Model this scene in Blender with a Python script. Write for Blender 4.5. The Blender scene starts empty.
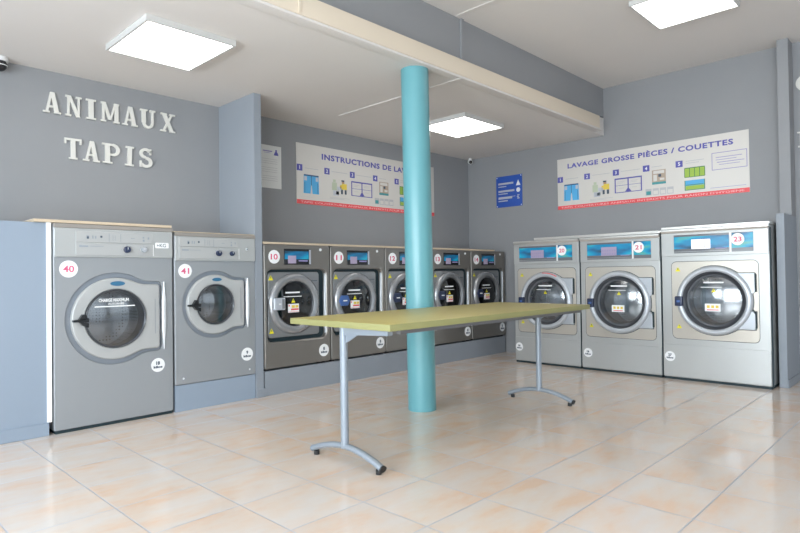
import bpy, bmesh, math, random
from mathutils import Vector, Matrix
random.seed(7)
C = bpy.context.scene.collection
PI = math.pi

# ------------------------------------------------------------------ materials
def mat(name, col, rough=.5, metal=0., spec=.5, coat=0., emis=None, estr=0., bump=0., bscale=60., bstretch=(1, 1, 1), var=0., vscale=4., coatr=.1):
    m = bpy.data.materials.new(name); m.use_nodes = True
    n = m.node_tree; b = n.nodes['Principled BSDF']
    b.inputs['Base Color'].default_value = (*col, 1)
    b.inputs['Roughness'].default_value = rough
    b.inputs['Metallic'].default_value = metal
    b.inputs['Specular IOR Level'].default_value = spec
    b.inputs['Coat Weight'].default_value = coat
    b.inputs['Coat Roughness'].default_value = coatr
    if emis:
        b.inputs['Emission Color'].default_value = (*emis, 1)
        b.inputs['Emission Strength'].default_value = estr
    if bump or var:
        tc = n.nodes.new('ShaderNodeTexCoord'); mp = n.nodes.new('ShaderNodeMapping')
        mp.inputs['Scale'].default_value = bstretch
        n.links.new(tc.outputs['Object'], mp.inputs['Vector'])
    if bump:
        t = n.nodes.new('ShaderNodeTexNoise'); t.inputs['Scale'].default_value = bscale; t.inputs['Detail'].default_value = 3
        n.links.new(mp.outputs[0], t.inputs['Vector'])
        bp = n.nodes.new('ShaderNodeBump'); bp.inputs['Strength'].default_value = bump; bp.inputs['Distance'].default_value = .002
        n.links.new(t.outputs['Fac'], bp.inputs['Height']); n.links.new(bp.outputs[0], b.inputs['Normal'])
    if var:
        t = n.nodes.new('ShaderNodeTexNoise'); t.inputs['Scale'].default_value = vscale; t.inputs['Detail'].default_value = 4
        n.links.new(mp.outputs[0], t.inputs['Vector'])
        mx = n.nodes.new('ShaderNodeMix'); mx.data_type = 'RGBA'
        mx.inputs[6].default_value = (*[c * (1 - var) for c in col], 1)
        mx.inputs[7].default_value = (*[min(1, c * (1 + var)) for c in col], 1)
        n.links.new(t.outputs['Fac'], mx.inputs[0]); n.links.new(mx.outputs[2], b.inputs['Base Color'])
    return m

M = dict(
    wall=mat('grey wall paint', (.275, .283, .297), .55, var=.03, bump=.12, bscale=250),
    wall_mid=mat('grey blue fin paint', (.265, .295, .335), .45, var=.02, bump=.1, bscale=200),
    wall_blue=mat('blue grey satin paint', (.275, .335, .415), .42, var=.02, bump=.1, bscale=200),
    ceil=mat('ceiling paint', (.70, .672, .65), .8, var=.012),
    cream=mat('cream painted fascia', (.74, .65, .53), .5, var=.02),
    white=mat('white plastic', (.82, .83, .83), .35),
    bead=mat('white corner bead', (.9, .93, .95), .3),
    column=mat('turquoise gloss paint', (.125, .345, .39), .33, coat=.1, var=.02, vscale=3),
    board=mat('beige board edge', (.60, .49, .36), .4, var=.06, vscale=9),
    strip=mat('brownish top strip', (.36, .33, .30), .35, .4),
    steel_trim=mat('bright steel trim', (.78, .77, .74), .28, .7),
    tabletop=mat('olive yellow laminate', (.50, .42, .135), .38, var=.03, vscale=6),
    tabedge=mat('lime edge banding', (.285, .28, .115), .5),
    tabmetal=mat('grey blue powder coat', (.28, .32, .37), .38, .25),
    tabrail=mat('dark grey rail', (.16, .16, .17), .5, .3),
    rubber=mat('black rubber', (.015, .016, .018), .5),
    A_body=mat('painted grey steel sheet', (.335, .355, .375), .40, .35, bump=.03, bscale=90),
    A_panel=mat('pale grey panel', (.44, .455, .455), .36, .25),
    A_door=mat('pale moulded door', (.43, .44, .44), .33, .1),
    A_edge=mat('recess edge', (.26, .29, .33), .38, .35),
    chrome=mat('chrome', (.90, .92, .95), .35, .5),
    B_body=mat('dark stainless', (.235, .222, .205), .34, .55, bump=.04, bscale=60, bstretch=(1, 1, 14)),
    B_plate=mat('mid stainless plate', (.30, .31, .32), .33, .6),
    B_ring=mat('door ring metal', (.36, .37, .385), .26, .6),
    B_side=mat('side strip steel', (.58, .61, .64), .35, .5),
    C_body=mat('light stainless', (.455, .465, .46), .36, .5, bump=.03, bscale=50, bstretch=(1, 1, 12)),
    C_plate=mat('warm stainless plate', (.52, .485, .43), .34, .5, bump=.04, bscale=50, bstretch=(1, 1, 16)),
    C_ring=mat('silver door ring', (.50, .53, .57), .3, .3),
    C_hinge=mat('silver hinge block', (.46, .49, .53), .32, .4),
    gap=mat('dark gap', (.012, .03, .038), .6),  # seams and gaps, plus painted shade at hinges and machine sides
    gasket=mat('dark rubber gasket', (.055, .06, .07), .32, coat=.3),
    gasket2=mat('grey inner gasket', (.12, .13, .145), .3, coat=.3),
    black=mat('black gloss plastic', (.015, .017, .02), .2),
    navy=mat('navy plastic', (.009, .02, .065), .3, coat=.3),
    blue_label=mat('blue label', (.05, .12, .33), .35),
    silver_label=mat('silver handle label', (.55, .58, .64), .3, .4),
    drum=mat('drum steel', (.34, .37, .40), .3, .9),
    sticker=mat('white sticker', (.88, .89, .90), .4),
    red_num=mat('red number ink', (.66, .07, .16), .45),
    pink_num=mat('pink number ink', (.70, .12, .24), .45),
    ink=mat('dark ink', (.05, .08, .12), .5),
    whiteink=mat('white ink', (.85, .87, .88), .45),
    yellow=mat('yellow warning vinyl', (.80, .72, .02), .4),
    red=mat('red ink', (.72, .10, .10), .45),
    logo_blue=mat('blue oval emblem', (.03, .14, .26), .3),
    faint=mat('faint grey ink', (.29, .33, .38), .5),
    lcd=mat('pale lcd', (.36, .30, .42), .25, emis=(.55, .5, .68), estr=.06),
    lcd_white=mat('bright lcd', (.8, .8, .85), .25, emis=(.85, .85, .95), estr=.5),
    lcd_grid=mat('lcd grid', (.28, .26, .42), .3),
    poster=mat('poster white', (.68, .655, .62), .45),
    poster_red=mat('poster red band', (.80, .09, .10), .4),
    poster_red_ink=mat('pale band lettering', (.92, .55, .55), .5),
    violet=mat('violet blue ink', (.10, .10, .40), .5),
    violet2=mat('light violet ink', (.30, .27, .52), .5),
    poster_grey=mat('poster fine grey ink', (.50, .50, .52), .5),
    sky=mat('icon light blue', (.09, .42, .75), .5),
    skyd=mat('icon dark blue', (.03, .09, .22), .5),
    green=mat('icon green', (.35, .52, .08), .5),
    greend=mat('icon dark green', (.08, .22, .08), .5),
    tan=mat('icon tan', (.45, .36, .28), .5),
    teal=mat('icon teal', (.06, .30, .32), .5),
    skin=mat('icon skin', (.45, .26, .17), .5),
    yel_i=mat('icon yellow', (.80, .60, .08), .5),
    pale_i=mat('icon pale figure', (.50, .56, .42), .5),
    blue_sign=mat('blue sign', (.025, .09, .42), .35),
    sheet=mat('paper sheet', (.72, .73, .72), .6),
    letter=mat('white painted letter', (.70, .69, .65), .5),
    led=mat('led diffuser', (.9, .9, .9), .4, emis=(1., .985, .95), estr=5.0),
    ledframe=mat('white lamp frame', (.55, .55, .54), .4),
    camdark=mat('dark dome', (.02, .02, .025), .15),
    frame=mat('window frame aluminium', (.30, .32, .34), .4, .5),
)

def glass_mat(name, tint, mixf, rough=.02):
    m = bpy.data.materials.new(name); m.use_nodes = True
    n = m.node_tree; n.nodes.clear()
    o = n.nodes.new('ShaderNodeOutputMaterial'); mx = n.nodes.new('ShaderNodeMixShader')
    t = n.nodes.new('ShaderNodeBsdfTransparent'); t.inputs[0].default_value = (*tint, 1)
    g = n.nodes.new('ShaderNodeBsdfGlossy'); g.inputs['Roughness'].default_value = rough; g.inputs[0].default_value = (.95, .97, 1, 1)
    f = n.nodes.new('ShaderNodeLayerWeight'); f.inputs['Blend'].default_value = .3
    mr = n.nodes.new('ShaderNodeMapRange'); mr.inputs['To Min'].default_value = mixf; mr.inputs['To Max'].default_value = min(1, mixf + .6)
    n.links.new(f.outputs['Fresnel'], mr.inputs['Value']); n.links.new(mr.outputs[0], mx.inputs[0])
    n.links.new(t.outputs[0], mx.inputs[1]); n.links.new(g.outputs[0], mx.inputs[2]); n.links.new(mx.outputs[0], o.inputs[0])
    return m
M['glass'] = glass_mat('dark door glass', (.62, .67, .71), .17, .14)
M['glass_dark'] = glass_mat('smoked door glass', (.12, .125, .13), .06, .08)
M['pane'] = glass_mat('window pane', (.97, .98, .98), .03)

def drum_mat():
    m = mat('perforated drum', (.30, .32, .34), .5, .5)
    n = m.node_tree; b = n.nodes['Principled BSDF']
    tc = n.nodes.new('ShaderNodeTexCoord'); v = n.nodes.new('ShaderNodeTexVoronoi'); v.inputs['Scale'].default_value = 42
    v.inputs['Randomness'].default_value = .1
    r = n.nodes.new('ShaderNodeValToRGB'); r.color_ramp.elements[0].position = .18; r.color_ramp.elements[0].color = (.02, .02, .025, 1)
    r.color_ramp.elements[1].position = .26; r.color_ramp.elements[1].color = (.30, .32, .34, 1)
    n.links.new(tc.outputs['Object'], v.inputs['Vector']); n.links.new(v.outputs['Distance'], r.inputs[0]); n.links.new(r.outputs[0], b.inputs['Base Color'])
    return m
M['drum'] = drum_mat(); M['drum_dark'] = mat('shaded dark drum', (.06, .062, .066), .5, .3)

def screen_mat():
    m = mat('blue wave print', (.02, .3, .6), .25)
    n = m.node_tree; b = n.nodes['Principled BSDF']
    tc = n.nodes.new('ShaderNodeTexCoord'); mp = n.nodes.new('ShaderNodeMapping'); mp.inputs['Scale'].default_value = (3.2, 1, 9)
    mp.inputs['Rotation'].default_value = (0, .25, 0)
    t = n.nodes.new('ShaderNodeTexNoise'); t.inputs['Scale'].default_value = 1.3; t.inputs['Detail'].default_value = 1.5
    r = n.nodes.new('ShaderNodeValToRGB'); e = r.color_ramp.elements
    e[0].position = .33; e[0].color = (.02, .07, .11, 1); e[1].position = .68; e[1].color = (.10, .40, .36, 1)
    for p, c in ((.44, (.015, .17, .36, 1)), (.52, (.01, .27, .50, 1)), (.60, (.02, .38, .55, 1))):
        k = e.new(p); k.color = c
    n.links.new(tc.outputs['Object'], mp.inputs[0]); n.links.new(mp.outputs[0], t.inputs['Vector'])
    n.links.new(t.outputs['Fac'], r.inputs[0]); n.links.new(r.outputs[0], b.inputs['Base Color'])
    return m
M['screen'] = screen_mat()

def floor_mat():
    m = mat('beige floor tile', (.7, .6, .5), .2)
    n = m.node_tree; b = n.nodes['Principled BSDF']; L = n.links.new; N = n.nodes.new
    tc = N('ShaderNodeTexCoord'); sp = N('ShaderNodeSeparateXYZ'); L(tc.outputs['Object'], sp.inputs[0])
    def math_(op, a, bb=None):
        k = N('ShaderNodeMath'); k.operation = op
        for i, v in enumerate((a, bb)):
            if v is None: continue
            if isinstance(v, (int, float)): k.inputs[i].default_value = v
            else: L(v, k.inputs[i])
        return k.outputs[0]
    ux = math_('DIVIDE', math_('ADD', sp.outputs[0], 4.742 + 403 * .403), .403)
    uy = math_('DIVIDE', math_('ADD', sp.outputs[1], 2.985 + 392 * .3895), .3895)
    fx = math_('FRACT', ux); fy = math_('FRACT', uy)
    dx = math_('MULTIPLY', math_('MINIMUM', fx, math_('SUBTRACT', 1, fx)), .403)
    dy = math_('MULTIPLY', math_('MINIMUM', fy, math_('SUBTRACT', 1, fy)), .3895)
    dd = math_('MINIMUM', dx, dy)
    gr = N('ShaderNodeMapRange'); gr.inputs['From Min'].default_value = .0018; gr.inputs['From Max'].default_value = .0042; L(dd, gr.inputs['Value'])
    # per tile offset
    cb = N('ShaderNodeCombineXYZ'); L(math_('FLOOR', ux), cb.inputs[0]); L(math_('FLOOR', uy), cb.inputs[1])
    wn = N('ShaderNodeTexWhiteNoise'); L(cb.outputs[0], wn.inputs['Vector'])
    vm = N('ShaderNodeVectorMath'); vm.operation = 'MULTIPLY_ADD'; L(wn.outputs['Color'], vm.inputs[0]); vm.inputs[1].default_value = (30, 30, 30); L(tc.outputs['Object'], vm.inputs[2])
    mp = N('ShaderNodeMapping'); mp.inputs['Scale'].default_value = (1, 2.3, 1); mp.inputs['Rotation'].default_value = (0, 0, .2); L(vm.outputs[0], mp.inputs[0])
    t = N('ShaderNodeTexNoise'); t.inputs['Scale'].default_value = 2.6; t.inputs['Detail'].default_value = 6; t.inputs['Roughness'].default_value = .6; L(mp.outputs[0], t.inputs['Vector'])
    r = N('ShaderNodeValToRGB'); e = r.color_ramp.elements
    e[0].position = .34; e[0].color = (.74, .54, .405, 1); e[1].position = .64; e[1].color = (.70, .645, .60, 1)
    k = e.new(.47); k.color = (.72, .605, .515, 1)
    L(t.outputs['Fac'], r.inputs[0])
    br = N('ShaderNodeMapRange'); L(wn.outputs['Value'], br.inputs['Value']); br.inputs['To Min'].default_value = .975; br.inputs['To Max'].default_value = 1.02
    hs = N('ShaderNodeHueSaturation'); L(r.outputs[0], hs.inputs['Color']); L(br.outputs[0], hs.inputs['Value'])
    mx = N('ShaderNodeMix'); mx.data_type = 'RGBA'; L(gr.outputs[0], mx.inputs[0]); mx.inputs[6].default_value = (.41, .43, .48, 1); L(hs.outputs[0], mx.inputs[7])
    L(mx.outputs[2], b.inputs['Base Color'])
    rr = N('ShaderNodeMapRange'); L(gr.outputs[0], rr.inputs['Value']); rr.inputs['To Min'].default_value = .6; rr.inputs['To Max'].default_value = .15
    L(rr.outputs[0], b.inputs['Roughness'])
    bp = N('ShaderNodeBump'); bp.inputs['Strength'].default_value = .5; bp.inputs['Distance'].default_value = .002
    t2 = N('ShaderNodeTexNoise'); t2.inputs['Scale'].default_value = 5; t2.inputs['Detail'].default_value = 2; L(tc.outputs['Object'], t2.inputs['Vector'])
    hh = math_('ADD', gr.outputs[0], math_('MULTIPLY', t2.outputs['Fac'], .9)); L(hh, bp.inputs['Height']); L(bp.outputs[0], b.inputs['Normal'])
    b.inputs['Specular IOR Level'].default_value = .6
    return m
M['floor'] = floor_mat()

# ------------------------------------------------------------------ mesh helpers
def link(name, me, m, parent=None, loc=(0, 0, 0), rot=None, smooth=True):
    o = bpy.data.objects.new(name, me); C.objects.link(o)
    if m is not None:
        me.materials.clear(); me.materials.append(m)
    o.location = loc
    if rot: o.rotation_euler = rot
    if parent: o.parent = parent
    return o

def fin(bm, name, m, parent=None, loc=(0, 0, 0), rot=None, ang=35, wn=False):
    bmesh.ops.recalc_face_normals(bm, faces=bm.faces[:])
    lim = math.radians(ang)
    for f in bm.faces: f.smooth = True
    for e in bm.edges:
        if len(e.link_faces) == 2:
            e.smooth = e.calc_face_angle(0) < lim
    me = bpy.data.meshes.new(name); bm.to_mesh(me); bm.free()
    o = link(name, me, m, parent, loc, rot)
    if wn:
        w_ = o.modifiers.new('weighted_normal', 'WEIGHTED_NORMAL'); w_.keep_sharp = True; w_.weight = 90
    return o

def add_box(bm, x0, x1, y0, y1, z0, z1, bev=0.):
    g = bmesh.ops.create_cube(bm, size=1)
    for v in g['verts']:
        v.co = Vector(((x0 + x1) / 2 + v.co.x * (x1 - x0), (y0 + y1) / 2 + v.co.y * (y1 - y0), (z0 + z1) / 2 + v.co.z * (z1 - z0)))
    if bev:
        es = list({e for v in g['verts'] for e in v.link_edges})
        bmesh.ops.bevel(bm, geom=es, offset=bev, segments=2, affect='EDGES', profile=.6)

def box(name, m, x0, x1, y0, y1, z0, z1, bev=0., parent=None, **k):
    bm = bmesh.new(); add_box(bm, x0, x1, y0, y1, z0, z1, bev)
    return fin(bm, name, m, parent, wn=bev > 0, **k)

def tag(o, label=None, cat=None, group=None, kind=None):
    if label: o['label'] = label
    if cat: o['category'] = cat
    if group: o['group'] = group
    if kind: o['kind'] = kind
    return o

def struct(o, label=None, cat=None): return tag(o, label, cat, kind='structure')

def empty(name, loc, rz, label, cat, group=None):
    o = bpy.data.objects.new(name, None); C.objects.link(o); o.location = loc; o.rotation_euler = (0, 0, rz)
    o.empty_display_size = .1
    return tag(o, label, cat, group)

# signed distances in the x-z plane
def sd_rr(cx, cz, hx, hz, r):
    def f(x, z):
        qx = abs(x - cx) - hx + r; qz = abs(z - cz) - hz + r
        return math.hypot(max(qx, 0), max(qz, 0)) + min(max(qx, qz), 0) - r
    return f
def sd_c(cx, cz, r): return lambda x, z: math.hypot(x - cx, z - cz) - r
def sd_u(a, b, k=.03):
    def f(x, z):
        p, q = a(x, z), b(x, z); h = max(k - abs(p - q), 0) / k
        return min(p, q) - h * h * k * .25
    return f
def sd_hex(cx, cz, hx, hz, t):   # box with pointed left end
    def f(x, z):
        dx = abs(x - cx); dz = abs(z - cz)
        return max(dx - hx, dz - hz, dx + dz * t - hx)
    return f

def angs(c, corners=(), n=112):
    a = [2 * PI * i / n for i in range(n)]
    for (x, z) in corners:
        t = math.atan2(z - c[1], x - c[0]) % (2 * PI)
        a += [(t + d) % (2 * PI) for d in (-.03, -.015, 0, .015, .03)]
    return sorted(a)

def loop(f, c, A, off=0., rmax=2.5):
    out = []
    for t in A:
        dx, dz = math.cos(t), math.sin(t); lo, hi = 0, rmax
        for _ in range(26):
            m_ = (lo + hi) / 2
            if f(c[0] + dx * m_, c[1] + dz * m_) + off < 0: lo = m_
            else: hi = m_
        out.append((c[0] + dx * lo, c[1] + dz * lo))
    return out

def plate(name, m, parent, fo, c, yb, yf, ch=.004, fi=None, yi=None, corners=(), back=False, n=112, ich=.002):
    """plate in the x-z plane facing -y. yb back, yf front (smaller y), fo outline, fi hole outline, yi depth of the hole wall"""
    A = angs(c, corners, n)
    L = [(loop(fo, c, A), yb), (loop(fo, c, A), yf + ch), (loop(fo, c, A, ch * .35), yf + ch * .35), (loop(fo, c, A, ch), yf)]
    if fi:
        yi = yb if yi is None else yi
        L += [(loop(fi, c, A, -ich), yf), (loop(fi, c, A), yf + ich), (loop(fi, c, A), yi)]
    bm = bmesh.new(); V = [[bm.verts.new((x, y, z)) for x, z in l] for l, y in L]
    k = len(A)
    for a, b in zip(V[:-1], V[1:]):
        for i in range(k): bm.faces.new((a[i], a[(i + 1) % k], b[(i + 1) % k], b[i]))
    if not fi:
        cv = bm.verts.new((c[0], yf, c[1]))
        for i in range(k): bm.faces.new((V[-1][i], V[-1][(i + 1) % k], cv))
    if back:
        cv = bm.verts.new((c[0], yb, c[1]))
        for i in range(k): bm.faces.new((V[0][(i + 1) % k], V[0][i], cv))
    return fin(bm, name, m, parent, wn=True)

def lathe(name, m, parent, c, prof, n=64, ang=35):
    """revolve (r, y) profile about the y axis through c=(x,z)"""
    bm = bmesh.new(); V = []
    for r, y in prof:
        if r < 1e-6: V.append([bm.verts.new((c[0], y, c[1]))])
        else: V.append([bm.verts.new((c[0] + r * math.cos(2 * PI * i / n), y, c[1] + r * math.sin(2 * PI * i / n))) for i in range(n)])
    for a, b in zip(V[:-1], V[1:]):
        for i in range(n):
            j = (i + 1) % n
            if len(a) == 1 and len(b) == 1: continue
            if len(a) == 1: bm.faces.new((a[0], b[j], b[i]))
            elif len(b) == 1: bm.faces.new((a[i], a[j], b[0]))
            else: bm.faces.new((a[i], a[j], b[j], b[i]))
    return fin(bm, name, m, parent, ang=ang)

def poly(name, m, parent, pts, y, th=.001):
    bm = bmesh.new(); add_poly(bm, pts, y, th); return fin(bm, name, m, parent)
def add_poly(bm, pts, y, th):
    a = [bm.verts.new((p[0], y, p[1])) for p in pts]; b = [bm.verts.new((p[0], y + th, p[1])) for p in pts]
    bm.faces.new(a); bm.faces.new(b[::-1])
    for i in range(len(pts)):
        j = (i + 1) % len(pts); bm.faces.new((a[j], a[i], b[i], b[j]))

def text(name, s, m, parent, cx, cz, h, y, th=.0008, width=None, bold=.0, space=1.):
    cu = bpy.data.curves.new(name, 'FONT'); cu.body = s; cu.size = 1; cu.extrude = 0; cu.align_x = 'LEFT'
    cu.resolution_u = 3; cu.offset = bold; cu.space_character = space
    o = bpy.data.objects.new(name, cu); C.objects.link(o)
    dg = bpy.context.evaluated_depsgraph_get(); dg.update()
    me = bpy.data.meshes.new_from_object(o.evaluated_get(dg))
    C.objects.unlink(o); bpy.data.objects.remove(o); bpy.data.curves.remove(cu)
    xs = [v.co.x for v in me.vertices]; ys = [v.co.y for v in me.vertices]
    if 'É' in s or 'È' in s or '/' in s:
        y0, y1 = 0., .729
    else: y0, y1 = min(ys), max(ys)
    x0, x1 = min(xs), max(xs); sz = h / (y1 - y0); sx = sz if width is None else width / (x1 - x0)
    for v in me.vertices:
        v.co = Vector(((v.co.x - (x0 + x1) / 2) * sx + cx, y, (v.co.y - (y0 + y1) / 2) * sz + cz))
    bm = bmesh.new(); bm.from_mesh(me); bpy.data.meshes.remove(me)
    r = bmesh.ops.extrude_face_region(bm, geom=bm.faces[:])
    for v in [g for g in r['geom'] if isinstance(g, bmesh.types.BMVert)]: v.co.y += th
    return fin(bm, name, m, parent)

def add_tube(bm, pts, r, n=14, ry=None, caps=True):
    """tube along pts; r radius, ry vertical radius"""
    ry = ry or r; rings = []
    for i, p in enumerate(pts):
        p = Vector(p); a = Vector(pts[max(i - 1, 0)]); b = Vector(pts[min(i + 1, len(pts) - 1)])
        d = (b - a).normalized(); s = d.cross(Vector((0, 0, 1)))
        if s.length < .01: s = Vector((1, 0, 0))
        s.normalize(); u = s.cross(d).normalized()
        rings.append([bm.verts.new(p + s * r * math.cos(2 * PI * k / n) + u * ry * math.sin(2 * PI * k / n)) for k in range(n)])
    for a, b in zip(rings[:-1], rings[1:]):
        for i in range(n): bm.faces.new((a[i], a[(i + 1) % n], b[(i + 1) % n], b[i]))
    if caps: bm.faces.new(rings[0][::-1]); bm.faces.new(rings[-1])

# ------------------------------------------------------------------ room
H1, H2, YB = 2.634, 3.182, -1.986
XL, YF = -9.0, -8.2
struct(box('floor', M['floor'], XL - .2, .2, YF - .2, .2, -.1, 0))
def slab_ceiling():
    bm = bmesh.new(); add_box(bm, XL - .2, .2, -1.985, .2, H1, H1 + .2); return fin(bm, 'ceiling', M['ceil'])
struct(slab_ceiling())
struct(box('ceiling', M['ceil'], XL - .2, .2, YF - .2, -1.70, H2, H2 + .2))
struct(box('wall_back', M['wall'], XL - .2, .2, 0, .2, 0, H1))
struct(box('wall_right', M['wall'], 0, .2, YF - .2, 0, 0, H2))
# beam with cream fascia
FZ = 2.785
struct(box('trim_1', M['wall'], XL, 0, YB - .001, -1.70, 2.845, H2 - .001))
bm = bmesh.new(); add_box(bm, XL, -.315, -2.088, YB - .002, 2.652, FZ, .003)
struct(fin(bm, 'trim_2', M['cream']))
bm = bmesh.new(); add_box(bm, XL, -.250, -2.084, -1.986, H1 - .001, 2.651, .002)
struct(fin(bm, 'trim_3', M['ceil']))
# fins and low walls
struct(box('wall_middle', M['wall_mid'], -3.812, -3.740, -.604, -.0005, 0, H1 - .0005, .003))
struct(box('baseboard_middle', M['wall_mid'], -3.815, -3.728, -.615, -.606, .001, .075, .003))
struct(box('wall_left_low', M['wall_blue'], XL + .001, -5.392, -.570, -.001, 0, 1.425, .002))
struct(box('baseboard_left', M['wall_blue'], XL + .001, -5.385, -.582, -.571, .001, .085, .003))
struct(box('trim_4', M['bead'], -5.395, -5.366, -.579, -.553, .088, 1.432, .002))
struct(box('wall_right_low', M['wall_mid'], -.522, -.002, -3.855, -3.793, 0, 1.537, .003))
struct(box('baseboard_right_low', M['wall_mid'], -.528, -.012, -3.866, -3.857, .001, .075, .003))
struct(box('trim_5', M['wall'], -.19, -.001, -3.852, -3.762, 1.20, H2 - .001, .002))

# window walls behind and beside the camera
def window_wall(name, along, pos, a0, a1, opens, ztop, sgn):
    """along: 'x' or 'y'; pos fixed coordinate of the inner face; opens list of (b0,b1,z0,z1)"""
    bm = bmesh.new()
    def bx(b0, b1, z0, z1):
        if b1 - b0 < 1e-4 or z1 - z0 < 1e-4: return
        p0, p1 = sorted((pos, pos + sgn * .2))
        if along == 'y': add_box(bm, p0, p1, b0, b1, z0, z1)
        else: add_box(bm, b0, b1, p0, p1, z0, z1)
    cur = a0
    for b0, b1, z0, z1 in opens:
        bx(cur, b0, 0, ztop); bx(b0, b1, 0, z0); bx(b0, b1, z1, ztop); cur = b1
    bx(cur, a1, 0, ztop)
    return struct(fin(bm, name, M['wall']))
def window_unit(idx, along, pos, sgn, b0, b1, z0, z1, cuts, rail):
    bm = bmesh.new(); w = .06
    p0, p1 = sorted((pos + sgn * .06, pos + sgn * .13))
    def bx(c0, c1, e0, e1):
        if along == 'y': add_box(bm, p0, p1, c0, c1, e0, e1)
        else: add_box(bm, c0, c1, p0, p1, e0, e1)
    bx(b0, b0 + w, z0, z1); bx(b1 - w, b1, z0, z1); bx(b0 + w, b1 - w, z0, z0 + w); bx(b0 + w, b1 - w, z1 - w, z1)
    for c in cuts: bx(c - w / 2, c + w / 2, z0 + w, z1 - w)
    if rail: bx(b0 + w, b1 - w, rail - w / 2, rail + w / 2)
    f = struct(fin(bm, 'window_%d' % idx, M['frame']))
    q = pos + sgn * .095
    bm = bmesh.new()
    if along == 'y': vs = [(q, b0 + w, z0 + w), (q, b1 - w, z0 + w), (q, b1 - w, z1 - w), (q, b0 + w, z1 - w)]
    else: vs = [(b0 + w, q, z0 + w), (b1 - w, q, z0 + w), (b1 - w, q, z1 - w), (b0 + w, q, z1 - w)]
    bm.faces.new([bm.verts.new(v) for v in vs]); fin(bm, 'pane', M['pane'], f)
LW = [(-7.9, -5.5, .25, 2.55), (-5.1, -2.6, .25, 2.45), (-2.2, -.9, .9, 2.35)]
FW = [(-8.6, -6.2, .12, 2.6), (-5.8, -3.4, .12, 2.6), (-3.0, -.6, .12, 2.6)]
window_wall('wall_left', 'y', XL, YF, 0, LW, H2, -1)
window_wall('wall_front', 'x', YF, XL - .2, .2, FW, H2, -1)
for i, (a, b, c, d) in enumerate(LW): window_unit(i + 1, 'y', XL, -1, a, b, c, d, [a + (b - a) / 2], 2.0 if i < 2 else None)
for i, (a, b, c, d) in enumerate(FW): window_unit(i + 4, 'x', YF, -1, a, b, c, d, [a + (b - a) / 3, a + 2 * (b - a) / 3], 2.05)

# ------------------------------------------------------------------ lighting
KL, KF = 240., 15.
def area(name, loc, rot, sx, sy, e, col):
    l = bpy.data.lights.new(name, 'AREA'); l.shape = 'RECTANGLE'; l.size = sx; l.size_y = sy; l.energy = e; l.color = col
    o = bpy.data.objects.new(name, l); C.objects.link(o); o.location = loc; o.rotation_euler = rot; return o
for i, (a, b, c, d) in enumerate(LW):
    area('daylight', (XL - .24, (a + b) / 2, (c + d) / 2), (0, -PI / 2, 0), d - c, b - a, KL * (b - a) * (d - c) / 5, (.86, .94, 1.))
for i, (a, b, c, d) in enumerate(FW):
    area('daylight', ((a + b) / 2, YF - .24, (c + d) / 2), (PI / 2, 0, 0), b - a, d - c, KF * (b - a) * (d - c) / 5, (.74, .87, 1.))
w = bpy.data.worlds.new('outside'); bpy.context.scene.world = w; w.use_nodes = True
n = w.node_tree; bg = n.nodes['Background']; tc = n.nodes.new('ShaderNodeTexCoord'); sp = n.nodes.new('ShaderNodeSeparateXYZ')
rp = n.nodes.new('ShaderNodeValToRGB'); rp.color_ramp.elements[0].position = .47; rp.color_ramp.elements[0].color = (.30, .31, .32, 1)
rp.color_ramp.elements[1].position = .53; rp.color_ramp.elements[1].color = (.85, .93, 1, 1)
mr = n.nodes.new('ShaderNodeMapRange'); mr.inputs['From Min'].default_value = -1
n.links.new(tc.outputs['Generated'], sp.inputs[0]); n.links.new(sp.outputs[2], mr.inputs['Value']); n.links.new(mr.outputs[0], rp.inputs[0])
n.links.new(rp.outputs[0], bg.inputs[0]); bg.inputs[1].default_value = 1.2

def led(cx, cy, z, hx, hy, label):
    r = empty('ceiling_light', (cx, cy, z), 0, label, 'ceiling light', 'square panel lights on the ceiling')
    bm = bmesh.new(); t = .014
    for x0, x1, y0, y1 in ((-hx - t, -hx, -hy - t, hy + t), (hx, hx + t, -hy - t, hy + t), (-hx, hx, -hy - t, -hy), (-hx, hx, hy, hy + t)):
        add_box(bm, x0, x1, y0, y1, -.042, -.0005)
    fin(bm, 'frame', M['ledframe'], r)
    box('diffuser', M['led'], -hx + .001, hx - .001, -hy + .001, hy - .001, -.036, -.004, parent=r)
led(-4.80, -1.165, H1, .285, .320, 'square white ceiling light panel above the letters ANIMAUX TAPIS')
led(-1.645, -1.165, H1, .325, .305, 'square white ceiling light panel behind the turquoise column')
led(-1.650, -3.43, H2, .305, .30, 'square white light panel on the higher ceiling at top right')

# column
bm = bmesh.new(); n_ = 48; cr = .108
rings = [[bm.verts.new((cr * math.cos(2 * PI * i / n_) + .016 * (1 - z / H1), cr * math.sin(2 * PI * i / n_) - .0165 * (1 - z / H1), z)) for i in range(n_)] for z in (0, 1.3, H1 - .001)]
for a, b in zip(rings[:-1], rings[1:]):
    for i in range(n_): bm.faces.new((a[i], a[(i + 1) % n_], b[(i + 1) % n_], b[i]))
bm.faces.new(rings[0][::-1]); bm.faces.new(rings[-1])
col = fin(bm, 'column', M['column'], loc=(-3.206, -1.938, 0))
tag(col, 'turquoise round column from floor to ceiling behind the folding table', 'column', kind='thing')

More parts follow.
